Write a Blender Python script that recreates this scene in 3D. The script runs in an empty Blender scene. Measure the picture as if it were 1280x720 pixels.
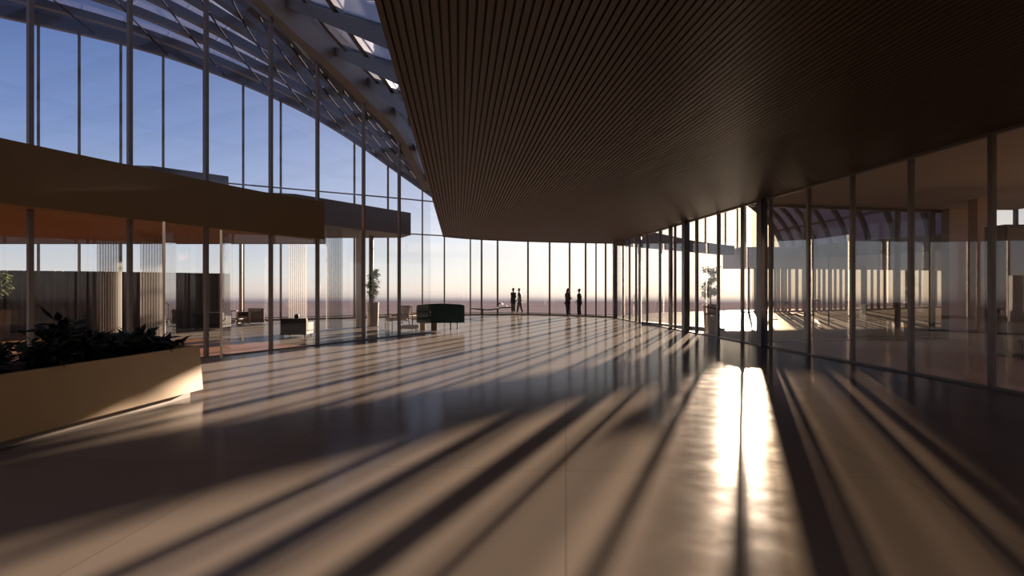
import bpy, bmesh, math, random
from mathutils import Vector, Matrix

# ------------------------------------------------------------------ camera, sky, sun, exposure
C = bpy.context.scene.collection
SC = bpy.context.scene
PI = math.pi
F = 800.0            # focal length in pixels of a 1280 px wide frame
HZ = 361.0           # horizon row
EYE = 1.7

cam_d = bpy.data.cameras.new('camera'); cam = bpy.data.objects.new('camera', cam_d); C.objects.link(cam)
cam.location = (0, 0, EYE); cam.rotation_euler = (PI/2, 0, 0)
cam_d.sensor_width = 36.0; cam_d.lens = 36.0*F/1280.0
cam_d.shift_y = (HZ-360.0)/1280.0
cam_d.clip_end = 20000
SC.camera = cam
SC.view_settings.view_transform = 'Standard'; SC.view_settings.look = 'None'
SC.view_settings.gamma = 1.0; SC.view_settings.use_curve_mapping = False
SC.view_settings.exposure = 0.0
SC.cycles.transparent_max_bounces = 40
SC.cycles.max_bounces = 10
SC.cycles.sample_clamp_indirect = 6.0
SC.cycles.caustics_reflective = False

SUN_K = 0.3625       # sideways run of the sun's direction per metre forward
SUN_S = 0.146        # rise per metre forward
SUN_DIR = Vector((SUN_K, 1.0, SUN_S)).normalized()
sd = bpy.data.lights.new('sun', 'SUN'); sun = bpy.data.objects.new('sun', sd); C.objects.link(sun)
sun.rotation_euler = SUN_DIR.to_track_quat('Z', 'Y').to_euler()
sd.energy = 32.0; sd.color = (1.0, 0.77, 0.57); sd.angle = math.radians(.55)

def build_world():
    w = bpy.data.worlds.new('evening_sky'); SC.world = w; w.use_nodes = True
    nt = w.node_tree; N = nt.nodes; L = nt.links; N.clear()
    out = N.new('ShaderNodeOutputWorld'); bg = N.new('ShaderNodeBackground'); L.new(bg.outputs[0], out.inputs[0])
    tc = N.new('ShaderNodeTexCoord')
    sep = N.new('ShaderNodeSeparateXYZ'); L.new(tc.outputs['Generated'], sep.inputs[0])
    mr = N.new('ShaderNodeMapRange'); mr.inputs[1].default_value = -0.04; mr.inputs[2].default_value = 0.96
    L.new(sep.outputs[2], mr.inputs[0])
    cr = N.new('ShaderNodeValToRGB'); L.new(mr.outputs[0], cr.inputs[0])
    e = cr.color_ramp.elements
    stops = [(-0.04, (.20,.17,.21)), (-.0190, (.23,.19,.235)), (-.0125, (.62,.52,.50)), (0.0, (.84,.73,.66)), (.02, (.80,.78,.76)),
             (.07, (.62,.69,.80)), (.13, (.40,.50,.76)), (.22, (.22,.33,.63)), (.34, (.115,.20,.47)), (.5, (.045,.07,.15)), (.96, (.02,.03,.07))]
    while len(e) < len(stops): e.new(0.5)
    for el, (z, c) in zip(e, stops): el.position = z+0.04; el.color = (*c, 1)
    # warm scattering around the sun
    vm = N.new('ShaderNodeVectorMath'); vm.operation = 'DOT_PRODUCT'; L.new(tc.outputs['Generated'], vm.inputs[0]); vm.inputs[1].default_value = SUN_DIR
    mx = N.new('ShaderNodeMath'); mx.operation = 'MAXIMUM'; L.new(vm.outputs['Value'], mx.inputs[0]); mx.inputs[1].default_value = 0
    def lobe(power, col, strength, prev):
        p = N.new('ShaderNodeMath'); p.operation = 'POWER'; L.new(mx.outputs[0], p.inputs[0]); p.inputs[1].default_value = power
        m = N.new('ShaderNodeVectorMath'); m.operation = 'SCALE'; m.inputs[0].default_value = [c*strength for c in col]; L.new(p.outputs[0], m.inputs['Scale'])
        a = N.new('ShaderNodeVectorMath'); a.operation = 'ADD'; L.new(prev, a.inputs[0]); L.new(m.outputs[0], a.inputs[1])
        return a.outputs[0]
    above = N.new('ShaderNodeMapRange'); above.inputs[1].default_value = -0.022; above.inputs[2].default_value = -0.008
    L.new(sep.outputs[2], above.inputs[0])
    z = N.new('ShaderNodeCombineXYZ')
    g = lobe(7, (1, .84, .60), .65, z.outputs[0])
    g = lobe(45, (1, .74, .40), .75, g)
    g = lobe(400, (1, .72, .36), 3.0, g)
    sm = N.new('ShaderNodeVectorMath'); sm.operation = 'SCALE'; L.new(g, sm.inputs[0]); L.new(above.outputs[0], sm.inputs['Scale'])
    a = N.new('ShaderNodeVectorMath'); a.operation = 'ADD'; L.new(cr.outputs[0], a.inputs[0]); L.new(sm.outputs[0], a.inputs[1])
    L.new(a.outputs[0], bg.inputs[0]); bg.inputs[1].default_value = 1.0
build_world()

# ------------------------------------------------------------------ materials
def new_mat(name):
    m = bpy.data.materials.new(name); m.use_nodes = True
    return m, m.node_tree, m.node_tree.nodes['Principled BSDF']
def mat(name, col, rough=.5, metal=0, var=.12, scale=6.0, spec=.5, bump=0.0, stretch=(1,1,1)):
    m, nt, b = new_mat(name); N = nt.nodes; L = nt.links
    tc = N.new('ShaderNodeTexCoord'); mp = N.new('ShaderNodeMapping'); mp.inputs['Scale'].default_value = stretch
    L.new(tc.outputs['Object'], mp.inputs[0])
    nz = N.new('ShaderNodeTexNoise'); nz.inputs['Scale'].default_value = scale; nz.inputs['Detail'].default_value = 4
    L.new(mp.outputs[0], nz.inputs['Vector'])
    mixn = N.new('ShaderNodeMix'); mixn.data_type = 'RGBA'
    mixn.inputs[6].default_value = (*[c*(1-var) for c in col], 1); mixn.inputs[7].default_value = (*[min(1, c*(1+var)) for c in col], 1)
    L.new(nz.outputs[0], mixn.inputs[0]); L.new(mixn.outputs[2], b.inputs['Base Color'])
    b.inputs['Roughness'].default_value = rough; b.inputs['Metallic'].default_value = metal
    b.inputs['Specular IOR Level'].default_value = spec
    if bump:
        bp = N.new('ShaderNodeBump'); bp.inputs['Strength'].default_value = bump; bp.inputs['Distance'].default_value = .01
        L.new(nz.outputs[0], bp.inputs['Height']); L.new(bp.outputs[0], b.inputs['Normal'])
    return m
def glass_mat(name, tint=(.95,.96,.97), refl=1.0, dust=0.0, dustcol=(.6,.6,.65)):
    m, nt, b = new_mat(name); N = nt.nodes; L = nt.links; N.remove(b)
    out = N['Material Output']
    g = N.new('ShaderNodeNewGeometry'); d = N.new('ShaderNodeVectorMath'); d.operation = 'DOT_PRODUCT'
    L.new(g.outputs['Normal'], d.inputs[0]); L.new(g.outputs['Incoming'], d.inputs[1])
    def M(op, a, bb=None):
        n = N.new('ShaderNodeMath'); n.operation = op; n.use_clamp = False
        for i, v in enumerate((a, bb)):
            if v is None: continue
            if isinstance(v, (int, float)): n.inputs[i].default_value = v
            else: L.new(v, n.inputs[i])
        return n.outputs[0]
    c = M('ABSOLUTE', d.outputs['Value']); k = M('SUBTRACT', 1.0, c); p = M('POWER', k, 5.0)
    fr = M('MULTIPLY', M('ADD', M('MULTIPLY', p, .9), .035), refl)
    tr = N.new('ShaderNodeBsdfTransparent'); tr.inputs[0].default_value = (*tint, 1)
    gl = N.new('ShaderNodeBsdfGlossy'); gl.inputs['Roughness'].default_value = 0.0
    mx = N.new('ShaderNodeMixShader'); L.new(fr, mx.inputs[0]); L.new(tr.outputs[0], mx.inputs[1]); L.new(gl.outputs[0], mx.inputs[2])
    last = mx.outputs[0]
    if dust:
        df = N.new('ShaderNodeBsdfDiffuse'); df.inputs[0].default_value = (*dustcol, 1)
        tl = N.new('ShaderNodeBsdfTranslucent'); tl.inputs[0].default_value = (*dustcol, 1)
        ad = N.new('ShaderNodeMixShader'); ad.inputs[0].default_value = .5; L.new(df.outputs[0], ad.inputs[1]); L.new(tl.outputs[0], ad.inputs[2])
        m2 = N.new('ShaderNodeMixShader')
        nz = N.new('ShaderNodeTexNoise'); nz.inputs['Scale'].default_value = .35; nz.inputs['Detail'].default_value = 5
        tc = N.new('ShaderNodeTexCoord'); L.new(tc.outputs['Object'], nz.inputs['Vector'])
        L.new(M('MULTIPLY', nz.outputs[0], dust*2), m2.inputs[0])
        L.new(last, m2.inputs[1]); L.new(ad.outputs[0], m2.inputs[2]); last = m2.outputs[0]
    L.new(last, out.inputs[0])
    return m
def floor_mat(name, base, rough, tile, seam=.75, scale=.6, bumpy=.008, gloss=.32):
    m, nt, b = new_mat(name); N = nt.nodes; L = nt.links
    tc = N.new('ShaderNodeTexCoord')
    br = N.new('ShaderNodeTexBrick'); br.inputs['Scale'].default_value = 1.0; br.offset = 0.0
    br.inputs['Brick Width'].default_value = tile; br.inputs['Row Height'].default_value = tile; br.inputs['Mortar Size'].default_value = .008
    br.inputs['Color1'].default_value = (*base, 1); br.inputs['Color2'].default_value = (*[c*.93 for c in base], 1)
    br.inputs['Mortar'].default_value = (*[c*seam for c in base], 1)
    mp = N.new('ShaderNodeMapping'); mp.inputs['Rotation'].default_value = (0, 0, .084)
    L.new(tc.outputs['Object'], mp.inputs[0]); L.new(mp.outputs[0], br.inputs['Vector'])
    nz = N.new('ShaderNodeTexNoise'); nz.inputs['Scale'].default_value = scale; nz.inputs['Detail'].default_value = 8; nz.inputs['Roughness'].default_value = .62
    L.new(tc.outputs['Object'], nz.inputs['Vector'])
    mr = N.new('ShaderNodeMapRange'); mr.inputs[1].default_value = .25; mr.inputs[2].default_value = .75; mr.inputs[3].default_value = .92; mr.inputs[4].default_value = 1.07
    L.new(nz.outputs[0], mr.inputs[0])
    mul = N.new('ShaderNodeVectorMath'); mul.operation = 'SCALE'; L.new(br.outputs[0], mul.inputs[0]); L.new(mr.outputs[0], mul.inputs['Scale'])
    out = N['Material Output']; N.remove(b)
    df = N.new('ShaderNodeBsdfDiffuse'); gl = N.new('ShaderNodeBsdfGlossy'); ms = N.new('ShaderNodeMixShader')
    L.new(mul.outputs[0], df.inputs[0]); lw = N.new('ShaderNodeLayerWeight'); lw.inputs[0].default_value = .5
    pw = N.new('ShaderNodeMath'); pw.operation = 'POWER'; L.new(lw.outputs['Facing'], pw.inputs[0]); pw.inputs[1].default_value = 5.0
    fm = N.new('ShaderNodeMath'); fm.operation = 'MULTIPLY_ADD'; L.new(pw.outputs[0], fm.inputs[0]); fm.inputs[1].default_value = gloss; fm.inputs[2].default_value = .02
    L.new(fm.outputs[0], ms.inputs[0]); L.new(df.outputs[0], ms.inputs[1]); L.new(gl.outputs[0], ms.inputs[2]); L.new(ms.outputs[0], out.inputs[0])
    n2 = N.new('ShaderNodeTexNoise'); n2.inputs['Scale'].default_value = 3.0; n2.inputs['Detail'].default_value = 6
    L.new(tc.outputs['Object'], n2.inputs['Vector'])
    rr = N.new('ShaderNodeMapRange'); rr.inputs[1].default_value = .3; rr.inputs[2].default_value = .7; rr.inputs[3].default_value = rough*.85; rr.inputs[4].default_value = rough*1.2
    L.new(n2.outputs[0], rr.inputs[0]); L.new(rr.outputs[0], gl.inputs['Roughness'])
    bp = N.new('ShaderNodeBump'); bp.inputs['Strength'].default_value = bumpy; bp.inputs['Distance'].default_value = .01
    n3 = N.new('ShaderNodeTexNoise'); n3.inputs['Scale'].default_value = 26; n3.inputs['Detail'].default_value = 3
    L.new(tc.outputs['Object'], n3.inputs['Vector']); L.new(n3.outputs[0], bp.inputs['Height']); L.new(bp.outputs[0], df.inputs['Normal']); L.new(bp.outputs[0], gl.inputs['Normal'])
    return m

M = {}
M['floor'] = floor_mat('polished_concrete', (.235,.20,.175), .145, 3.0)
M['court'] = floor_mat('courtyard_stone', (.20,.17,.14), .4, 1.5, gloss=.12)
M['warmfloor'] = mat('amber_floor', (.26,.10,.02), .35, var=.25, scale=3, stretch=(1,12,1))
M['kerb'] = mat('kerb_stone', (.12,.11,.11), .6)
M['slat'] = mat('ceiling_timber', (.075,.037,.015), .55, var=.25, scale=4, stretch=(14,.6,14))
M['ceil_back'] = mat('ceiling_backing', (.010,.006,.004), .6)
M['slab'] = mat('roof_slab', (.20,.18,.17), .7)
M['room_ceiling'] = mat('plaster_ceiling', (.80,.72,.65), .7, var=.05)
M['mullion'] = mat('bronze_mullion', (.17,.14,.115), .42, .4, var=.08)
M['steel'] = mat('dark_steel', (.085,.08,.085), .45, .6, var=.1)
M['roofsteel'] = mat('roof_steel', (.12,.125,.15), .5, .3, var=.12)
M['beam'] = mat('arch_beam_paint', (.30,.27,.26), .55, .1, var=.2, scale=2)
M['tinted'] = glass_mat('bronze_tinted_glass', (.76,.735,.69))
M['half_tinted'] = glass_mat('light_bronze_glass', (.875,.855,.825), 2.2)
M['brace'] = mat('brace_paint', (.028,.028,.033), .95, spec=.05)
M['glass'] = glass_mat('clear_glass', (.97,.975,.98))
M['glass_side'] = glass_mat('clear_glass_side', (.965,.955,.94))
M['roofglass'] = glass_mat('roof_glass', (.80,.82,.88), .8, .10, (.34,.37,.46))
M['vaultglass'] = glass_mat('tinted_vault_glass', (.27,.26,.38), .6, .3, (.10,.10,.15))
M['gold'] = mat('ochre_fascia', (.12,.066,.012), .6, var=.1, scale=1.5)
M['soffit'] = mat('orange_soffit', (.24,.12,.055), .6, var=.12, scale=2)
M['ring'] = mat('pale_band', (.48,.44,.41), .7, var=.04)
M['grey'] = mat('grey_fascia', (.15,.135,.135), .65, var=.06)
M['white'] = mat('white_plaster', (.62,.60,.57), .6, var=.04)
M['planter'] = mat('sand_planter', (.42,.255,.10), .5, var=.08, scale=3)
M['plinth'] = mat('planter_plinth', (.20,.15,.12), .55)
M['soil'] = mat('potting_soil', (.02,.015,.012), .9, var=.4, scale=40, bump=.6)
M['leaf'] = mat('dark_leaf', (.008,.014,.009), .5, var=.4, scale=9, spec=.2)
M['tree_leaf'] = mat('olive_leaf', (.10,.135,.05), .6, var=.4, scale=9)
M['bark'] = mat('bark', (.09,.06,.04), .8, var=.3, scale=30, bump=.4)
M['pot'] = mat('fluted_pot', (.22,.19,.17), .6)
M['partition'] = mat('pleated_grey_fabric', (.17,.15,.14), .85, var=.2, scale=2, stretch=(9,9,.15))
M['teal'] = mat('dark_teal_velvet', (.010,.035,.036), .8, var=.2)
M['taupe'] = mat('sofa_end_taupe', (.13,.10,.09), .85)
M['cream'] = mat('cream_fabric', (.52,.47,.42), .85)
M['brown'] = mat('brown_leather', (.16,.095,.06), .45, var=.2)
M['dark'] = mat('dark_upholstery', (.045,.038,.034), .8)
M['wood'] = mat('light_oak', (.40,.19,.06), .5, var=.25, scale=5, stretch=(1,1,8))
M['chrome'] = mat('brushed_metal', (.45,.42,.38), .3, .9)
M['black'] = mat('black_metal', (.015,.013,.013), .5, .3)
M['skin'] = mat('skin', (.36,.20,.13), .55, var=.06)
M['hair'] = mat('hair', (.018,.012,.010), .7)
M['suit'] = mat('charcoal_suit', (.014,.013,.017), .85)
M['jacket'] = mat('brown_jacket', (.05,.033,.022), .85)
M['trousers'] = mat('dark_trousers', (.012,.011,.014), .85)
M['tanwall'] = mat('tan_wall_panel', (.62,.47,.37), .6, var=.05)
M['greypanel'] = mat('grey_cabinet', (.22,.20,.19), .6)
M['sea'] = mat('hazy_sea', (.07,.068,.12), 1.0, var=.12, scale=.004, stretch=(.4,3,1), spec=.02)

def sea_mat():
    m, nt, b = new_mat('hazy_sea_water'); N = nt.nodes; L = nt.links; N.remove(b)
    df = N.new('ShaderNodeBsdfDiffuse'); tc = N.new('ShaderNodeTexCoord'); nz = N.new('ShaderNodeTexNoise'); nz.inputs['Scale'].default_value = .0015
    mp = N.new('ShaderNodeMapping'); mp.inputs['Scale'].default_value = (.3, 2, 1); L.new(tc.outputs['Object'], mp.inputs[0]); L.new(mp.outputs[0], nz.inputs['Vector'])
    mx = N.new('ShaderNodeMix'); mx.data_type = 'RGBA'; mx.inputs[6].default_value = (.19,.165,.20,1); mx.inputs[7].default_value = (.26,.22,.245,1)
    L.new(nz.outputs[0], mx.inputs[0]); L.new(mx.outputs[2], df.inputs[0]); L.new(df.outputs[0], N['Material Output'].inputs[0])
    return m
M['sea'] = sea_mat()
def sheer_mat():
    m, nt, b = new_mat('sheer_fabric'); N = nt.nodes; L = nt.links; N.remove(b)
    tr = N.new('ShaderNodeBsdfTransparent'); tl = N.new('ShaderNodeBsdfTranslucent'); df = N.new('ShaderNodeBsdfDiffuse')
    tl.inputs[0].default_value = (.45,.43,.40,1); df.inputs[0].default_value = (.6,.57,.54,1)
    a = N.new('ShaderNodeMixShader'); a.inputs[0].default_value = .6; L.new(df.outputs[0], a.inputs[1]); L.new(tl.outputs[0], a.inputs[2])
    c = N.new('ShaderNodeMixShader'); c.inputs[0].default_value = .22
    L.new(tr.outputs[0], c.inputs[1]); L.new(a.outputs[0], c.inputs[2]); L.new(c.outputs[0], N['Material Output'].inputs[0])
    return m
M['sheer'] = sheer_mat()

# ------------------------------------------------------------------ helpers
def obj(name, bm, m, parent=None, smooth=False):
    me = bpy.data.meshes.new(name); bm.normal_update(); bm.to_mesh(me); bm.free()
    if smooth:
        for p in me.polygons: p.use_smooth = True
    o = bpy.data.objects.new(name, me); C.objects.link(o)
    me.materials.append(M[m] if isinstance(m, str) else m)
    if parent is not None: o.parent = parent
    return o
def tag(o, label=None, cat=None, group=None, kind=None):
    if label: o['label'] = label
    if cat: o['category'] = cat
    if group: o['group'] = group
    if kind: o['kind'] = kind
    return o
def thing(name, label, cat, loc=(0,0,0), rz=0, group=None, kind=None):
    o = bpy.data.objects.new(name, None); C.objects.link(o); o.empty_display_size = .2
    o.location = loc; o.rotation_euler = (0, 0, rz)
    return tag(o, label, cat, group, kind)
def copy_tree(o, parent=None):
    c = o.copy(); C.objects.link(c); c.parent = parent
    for ch in list(o.children): copy_tree(ch, c)
    return c
def B(): return bmesh.new()
def box(bm, x0, x1, y0, y1, z0, z1, bev=0.0, rot=None, at=(0,0,0)):
    vs = [bm.verts.new(p) for p in ((x0,y0,z0),(x1,y0,z0),(x1,y1,z0),(x0,y1,z0),(x0,y0,z1),(x1,y0,z1),(x1,y1,z1),(x0,y1,z1))]
    fs = [bm.faces.new([vs[i] for i in f]) for f in ((3,2,1,0),(4,5,6,7),(0,1,5,4),(1,2,6,5),(2,3,7,6),(3,0,4,7))]
    if bev > 0:
        es = list({e for f in fs for e in f.edges})
        r = bmesh.ops.bevel(bm, geom=es, offset=bev, segments=3, profile=.6, affect='EDGES')
        vs = list({v for f in r['faces'] for v in f.verts} | {v for v in vs if v.is_valid})
    if rot is not None or at != (0,0,0):
        R = rot if rot is not None else Matrix.Identity(3)
        for v in vs: v.co = R @ v.co + Vector(at)
    return vs
def bar(bm, a, b, w, h, up=(0,0,1)):
    a = Vector(a); b = Vector(b); d = (b-a).normalized(); u = Vector(up)
    s = d.cross(u)
    if s.length < 1e-4: s = d.cross(Vector((1,0,0)))
    s.normalize(); t = s.cross(d).normalized()
    ps = []
    for p in (a, b):
        for i, j in ((-1,-1),(1,-1),(1,1),(-1,1)): ps.append(bm.verts.new(p + s*i*w/2 + t*j*h/2))
    for f in ((3,2,1,0),(4,5,6,7),(0,1,5,4),(1,2,6,5),(2,3,7,6),(3,0,4,7)): bm.faces.new([ps[i] for i in f])
def sweep(bm, pts, w, h, up=(0,0,1)):       # continuous rectangular section along a path
    pts = [Vector(p) for p in pts]; rings = []
    for i, p in enumerate(pts):
        d = (pts[min(i+1, len(pts)-1)] - pts[max(i-1, 0)]).normalized()
        s = d.cross(Vector(up))
        if s.length < 1e-4: s = Vector((1,0,0))
        s.normalize(); t = s.cross(d).normalized()
        rings.append([bm.verts.new(p + s*a*w/2 + t*b*h/2) for a, b in ((-1,-1),(1,-1),(1,1),(-1,1))])
    for r0, r1 in zip(rings, rings[1:]):
        for k in range(4): bm.faces.new((r0[k], r0[(k+1) % 4], r1[(k+1) % 4], r1[k]))
    bm.faces.new(rings[0][::-1]); bm.faces.new(rings[-1])
def tube(bm, pts, radii, n=10):
    pts = [Vector(p) for p in pts]
    if isinstance(radii, (int, float)): radii = [radii]*len(pts)
    rings = []
    for i, p in enumerate(pts):
        d = (pts[min(i+1, len(pts)-1)] - pts[max(i-1, 0)]).normalized()
        s = d.cross(Vector((0,0,1)))
        if s.length < 1e-3: s = d.cross(Vector((1,0,0)))
        s.normalize(); t = s.cross(d).normalized()
        rings.append([bm.verts.new(p + (s*math.cos(2*PI*k/n) + t*math.sin(2*PI*k/n))*radii[i]) for k in range(n)])
    for r0, r1 in zip(rings, rings[1:]):
        for k in range(n): bm.faces.new((r0[k], r0[(k+1) % n], r1[(k+1) % n], r1[k]))
    bm.faces.new(rings[0][::-1]); bm.faces.new(rings[-1])
def lathe(bm, prof, n=24, at=(0,0,0), flute=0.0):
    rings = []
    for r, z in prof:
        rings.append([bm.verts.new((at[0]+r*(1+(flute if k % 2 else 0))*math.cos(2*PI*k/n), at[1]+r*(1+(flute if k % 2 else 0))*math.sin(2*PI*k/n), at[2]+z)) for k in range(n)])
    for r0, r1 in zip(rings, rings[1:]):
        for k in range(n): bm.faces.new((r0[k], r0[(k+1) % n], r1[(k+1) % n], r1[k]))
    bm.faces.new(rings[0][::-1]); bm.faces.new(rings[-1])
def prism(bm, poly, z0, z1):
    area = sum(poly[i][0]*poly[(i+1) % len(poly)][1] - poly[(i+1) % len(poly)][0]*poly[i][1] for i in range(len(poly)))
    if area < 0: poly = poly[::-1]
    zf0 = z0 if callable(z0) else (lambda i: z0); zf1 = z1 if callable(z1) else (lambda i: z1)
    a = [bm.verts.new((x, y, zf0(i))) for i, (x, y) in enumerate(poly)]; b = [bm.verts.new((x, y, zf1(i))) for i, (x, y) in enumerate(poly)]
    n = len(poly)
    for i in range(n): bm.faces.new((a[i], a[(i+1) % n], b[(i+1) % n], b[i]))
    f1 = bm.faces.new(a[::-1]); f2 = bm.faces.new(b)
    bmesh.ops.triangulate(bm, faces=[f1, f2])
def lerp_list(L, t):                        # t in 0..1 along a list of tuples, catmull-rom
    n = len(L)-1; x = max(0, min(n-1e-6, t*n)); i = int(x); u = x-i
    p = [Vector(L[max(0, min(n, i+k))]) for k in (-1, 0, 1, 2)]
    return .5*((2*p[1]) + (-p[0]+p[2])*u + (2*p[0]-5*p[1]+4*p[2]-p[3])*u*u + (-p[0]+3*p[1]-3*p[2]+p[3])*u**3)
def smooth_path(L, n): return [lerp_list(L, i/(n-1)) for i in range(n)]
def struct(name, bm, m, parent=None, smooth=False):
    o = obj(name, bm, m, parent, smooth)
    if parent is None: o['kind'] = 'structure'
    return o
def struct_empty(name, label=None):
    o = bpy.data.objects.new(name, None); C.objects.link(o); o['kind'] = 'structure'
    if label: o['label'] = label
    return o

CZ = 4.37                                   # ceiling height
AX = -0.0841                                # the hall's axis leans this much sideways per metre forward
def wall_r(y): return 9.075 + AX*y          # right glass wall
def wall_l(y): return -15.15 + .481*y       # left glass wall
def edge_c(y): return -.705 + AX*y          # free edge of the slatted ceiling

# ------------------------------------------------------------------ ground, floors
bm = B()
NS = 64; ring = [bm.verts.new((3700*math.cos(2*PI*k/NS), 3700*math.sin(2*PI*k/NS), -75)) for k in range(NS)]; bm.faces.new(ring)
struct('ground', bm, 'sea')['label'] = 'hazy flat sea far below the terrace'

FAC = [(-34,19.8), (-26,25.3), (-18.5,30.4), (-11.5,35.3), (-7.6,38.0), (-4.6,40.2), (-2.1,41.4), (1.0,41.5), (3.6,40.1), (6.1,37.8)]
FACS = smooth_path([(x, y, 0) for x, y in FAC], 91)
def fac_at(px):                             # where the sight line through this column meets the curved facade
    k = (px-640)/F
    for a, b in zip(FACS, FACS[1:]):
        fa = a.x-k*a.y; fb = b.x-k*b.y
        if fa*fb <= 0:
            u = fa/(fa-fb); return Vector((a.x+(b.x-a.x)*u, a.y+(b.y-a.y)*u, 0))
    raise ValueError(px)

bm = B()
terr = [(x-.6, y+3.4) for x, y in ((p.x, p.y) for p in FACS[::6])]
prism(bm, [(-34,-12)] + terr + [(8.2,41.5), (9.2,38.5), (6.02,36.8), (9.075,0), (10.1,-12)], -.4, 0)
struct('floor', bm, 'floor')
bm = B()
prism(bm, [(10.1,-12.01), (9.076,0), (6.03,36.79), (9.21,38.5), (8.21,41.5), (10,45.5), (16,49.5), (30,58), (60,72), (70,30), (60,-12)], -.4, -.002)
struct('floor_courtyard', bm, 'court')
M['room_floor'] = mat('brightened_oak_floor', (.72,.55,.42), .45, var=.18, scale=2, stretch=(8,.6,1))  # lightened tone stands in for sunlight missing from this floor
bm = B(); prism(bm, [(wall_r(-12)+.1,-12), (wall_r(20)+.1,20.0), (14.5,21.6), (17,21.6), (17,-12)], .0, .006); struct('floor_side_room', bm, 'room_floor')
# orange-brown floor panel under the mezzanine
bm = B()
prism(bm, [(-9.9,11.1), (-8.4,14.05), (-7.55,15.8), (-6.65,17.7), (-6.05,18.95), (-7.4,19.8), (-9.2,20.8), (-11,21.6), (-16,23.6), (-21,25.5), (-23,18), (-16,10)], .0, .012)
tag(obj('amber_inlay', bm, 'warmfloor'), kind='structure')
bm = B()
sweep(bm, [(x, y, .02) for x, y in terr + [(7.8,42.4)]], .08, .05)
tag(obj('terrace_kerb', bm, 'kerb'), 'low dark kerb along the outer edge of the sea terrace', 'kerb')
bm = B()
sweep(bm, smooth_path([(19,44,.03), (17.5,38,.03), (16.3,34.5,.03), (13.6,28.3,.03), (12.2,24.6,.03), (12.6,21.8,.03)], 30), .16, .1)
tag(obj('courtyard_kerb', bm, 'kerb'), 'thin curved kerb line across the pale courtyard paving', 'kerb')
bm = B()
sweep(bm, smooth_path([(6.4,31,.06), (7.2,28.5,.06), (8.0,26.6,.06), (8.4,25.6,.06)], 14), .3, .12)
tag(obj('curved_step', bm, 'kerb'), 'dark curved step just outside the sunlit right glass wall', 'step')

# ------------------------------------------------------------------ main ceiling slab with timber slats
front = smooth_path([(edge_c(32.4)-.05,32.4,0), (-1.7,34.4,0), (1.8,36.2,0), (6.05,37.4,0)], 14)
bm = B()
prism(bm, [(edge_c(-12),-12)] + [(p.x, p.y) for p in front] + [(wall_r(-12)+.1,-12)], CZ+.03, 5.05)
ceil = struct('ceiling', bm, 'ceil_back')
def front_y(x):
    if x <= front[0].x: return front[0].y
    for a, b in zip(front, front[1:]):
        if a.x <= x <= b.x: return a.y+(b.y-a.y)*(x-a.x)/(b.x-a.x)
    return front[-1].y
bm = B(); sp = .088; n = int(9.78/sp)
for i in range(n):
    c0 = -.705+sp*(i+.5)
    y1 = 37.4
    for _ in range(6): y1 = front_y(c0+AX*y1)
    a = (c0-12*-AX*-1*-1, -12); a = (c0+AX*-12, -12); b = (c0+AX*y1, y1)
    w = .062
    vs = []
    for (x, y) in (a, b):
        for dx, z in ((-w/2, CZ-.012), (w/2, CZ-.012), (w/2, CZ+.032), (-w/2, CZ+.032)): vs.append(bm.verts.new((x+dx, y, z)))
    for f in ((3,2,1,0),(4,5,6,7),(0,1,5,4),(1,2,6,5),(2,3,7,6),(3,0,4,7)): bm.faces.new([vs[k] for k in f])
obj('slat_lining', bm, 'slat', ceil)
bm = B()
sweep(bm, [(p.x, p.y+.05, CZ+.33) for p in front], .1, .74)
sweep(bm, [(edge_c(y)-.03, y, CZ+.33) for y in (-12, 32.4)], .06, .74)
obj('edge_trim', bm, 'slat', ceil)

# ------------------------------------------------------------------ glass walls
def mullion_mesh(x, y, w, d, z0, z1, ang):
    b = B(); R = Matrix.Rotation(ang, 3, 'Z')
    box(b, -w/2, w/2, -d/2, d/2, z0, z1, 0, R, (x, y, 0))
    return b
ang_r = math.atan(-AX)                      # local y runs along the wall
# right wall
def wr_y(px): return 9.075/((px-640)/F - AX)
win = struct_empty('window_1', 'long bronze framed glass wall on the right of the hall')
ys_r = [6.9, 8.9] + [wr_y(p) for p in (1240, 1139, 1066, 1011, 963.5, 928, 898, 871, 844, 825, 809, 795, 787, 779)]
wid_r = [.12, .12, .12, .115, .11, .12, .12, .12, .12, .19, .09, .13, .12, .14, .09, .09]
for y, w in zip(ys_r, wid_r):
    obj('mullion', mullion_mesh(wall_r(y), y, .09, w*.8, 0, CZ, ang_r), 'mullion', win)
for near in (True, False):
    bm = B()
    for y0, y1 in zip([-12]+ys_r, ys_r+[36.8]):
        if (y1 < 19) != near: continue
        bar(bm, (wall_r(y0+.03), y0+.03, CZ/2), (wall_r(y1-.03), y1-.03, CZ/2), .016, CZ)
    obj('glass', bm, 'half_tinted' if near else 'glass_side', win)
for nm, z, h in (('top_rail', CZ-.03, .07), ('bottom_rail', .02, .04)):
    bm = B(); bar(bm, (wall_r(-12), -12, z), (wall_r(36.8), 36.8, z), .09, h); obj(nm, bm, 'mullion', win)
# structural columns standing at the right wall
col_lab = ['thick bronze column doubled with a thin mullion beside the sun glare',
           'thick dark column left of the potted tree outside the glass',
           'slim dark column left of the thickest column at the glass wall',
           'slim dark column between two thin mullions in the far cluster',
           'dark corner column where the curved glass wall meets the right wall']
for (px, w, dep), lab in zip(((955, .2, .3), (859, .22, .3), (840, .12, .2), (801, .07, .2), (770, .22, .25)), col_lab):
    y = wr_y(px)
    bm = mullion_mesh(0, 0, w, dep, 0, CZ-.0, ang_r)
    o = obj('steel_column', bm, 'steel'); o.location = (wall_r(y)-.06, y, 0)
    tag(o, lab, 'column', 'columns along the right glass wall')

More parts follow.
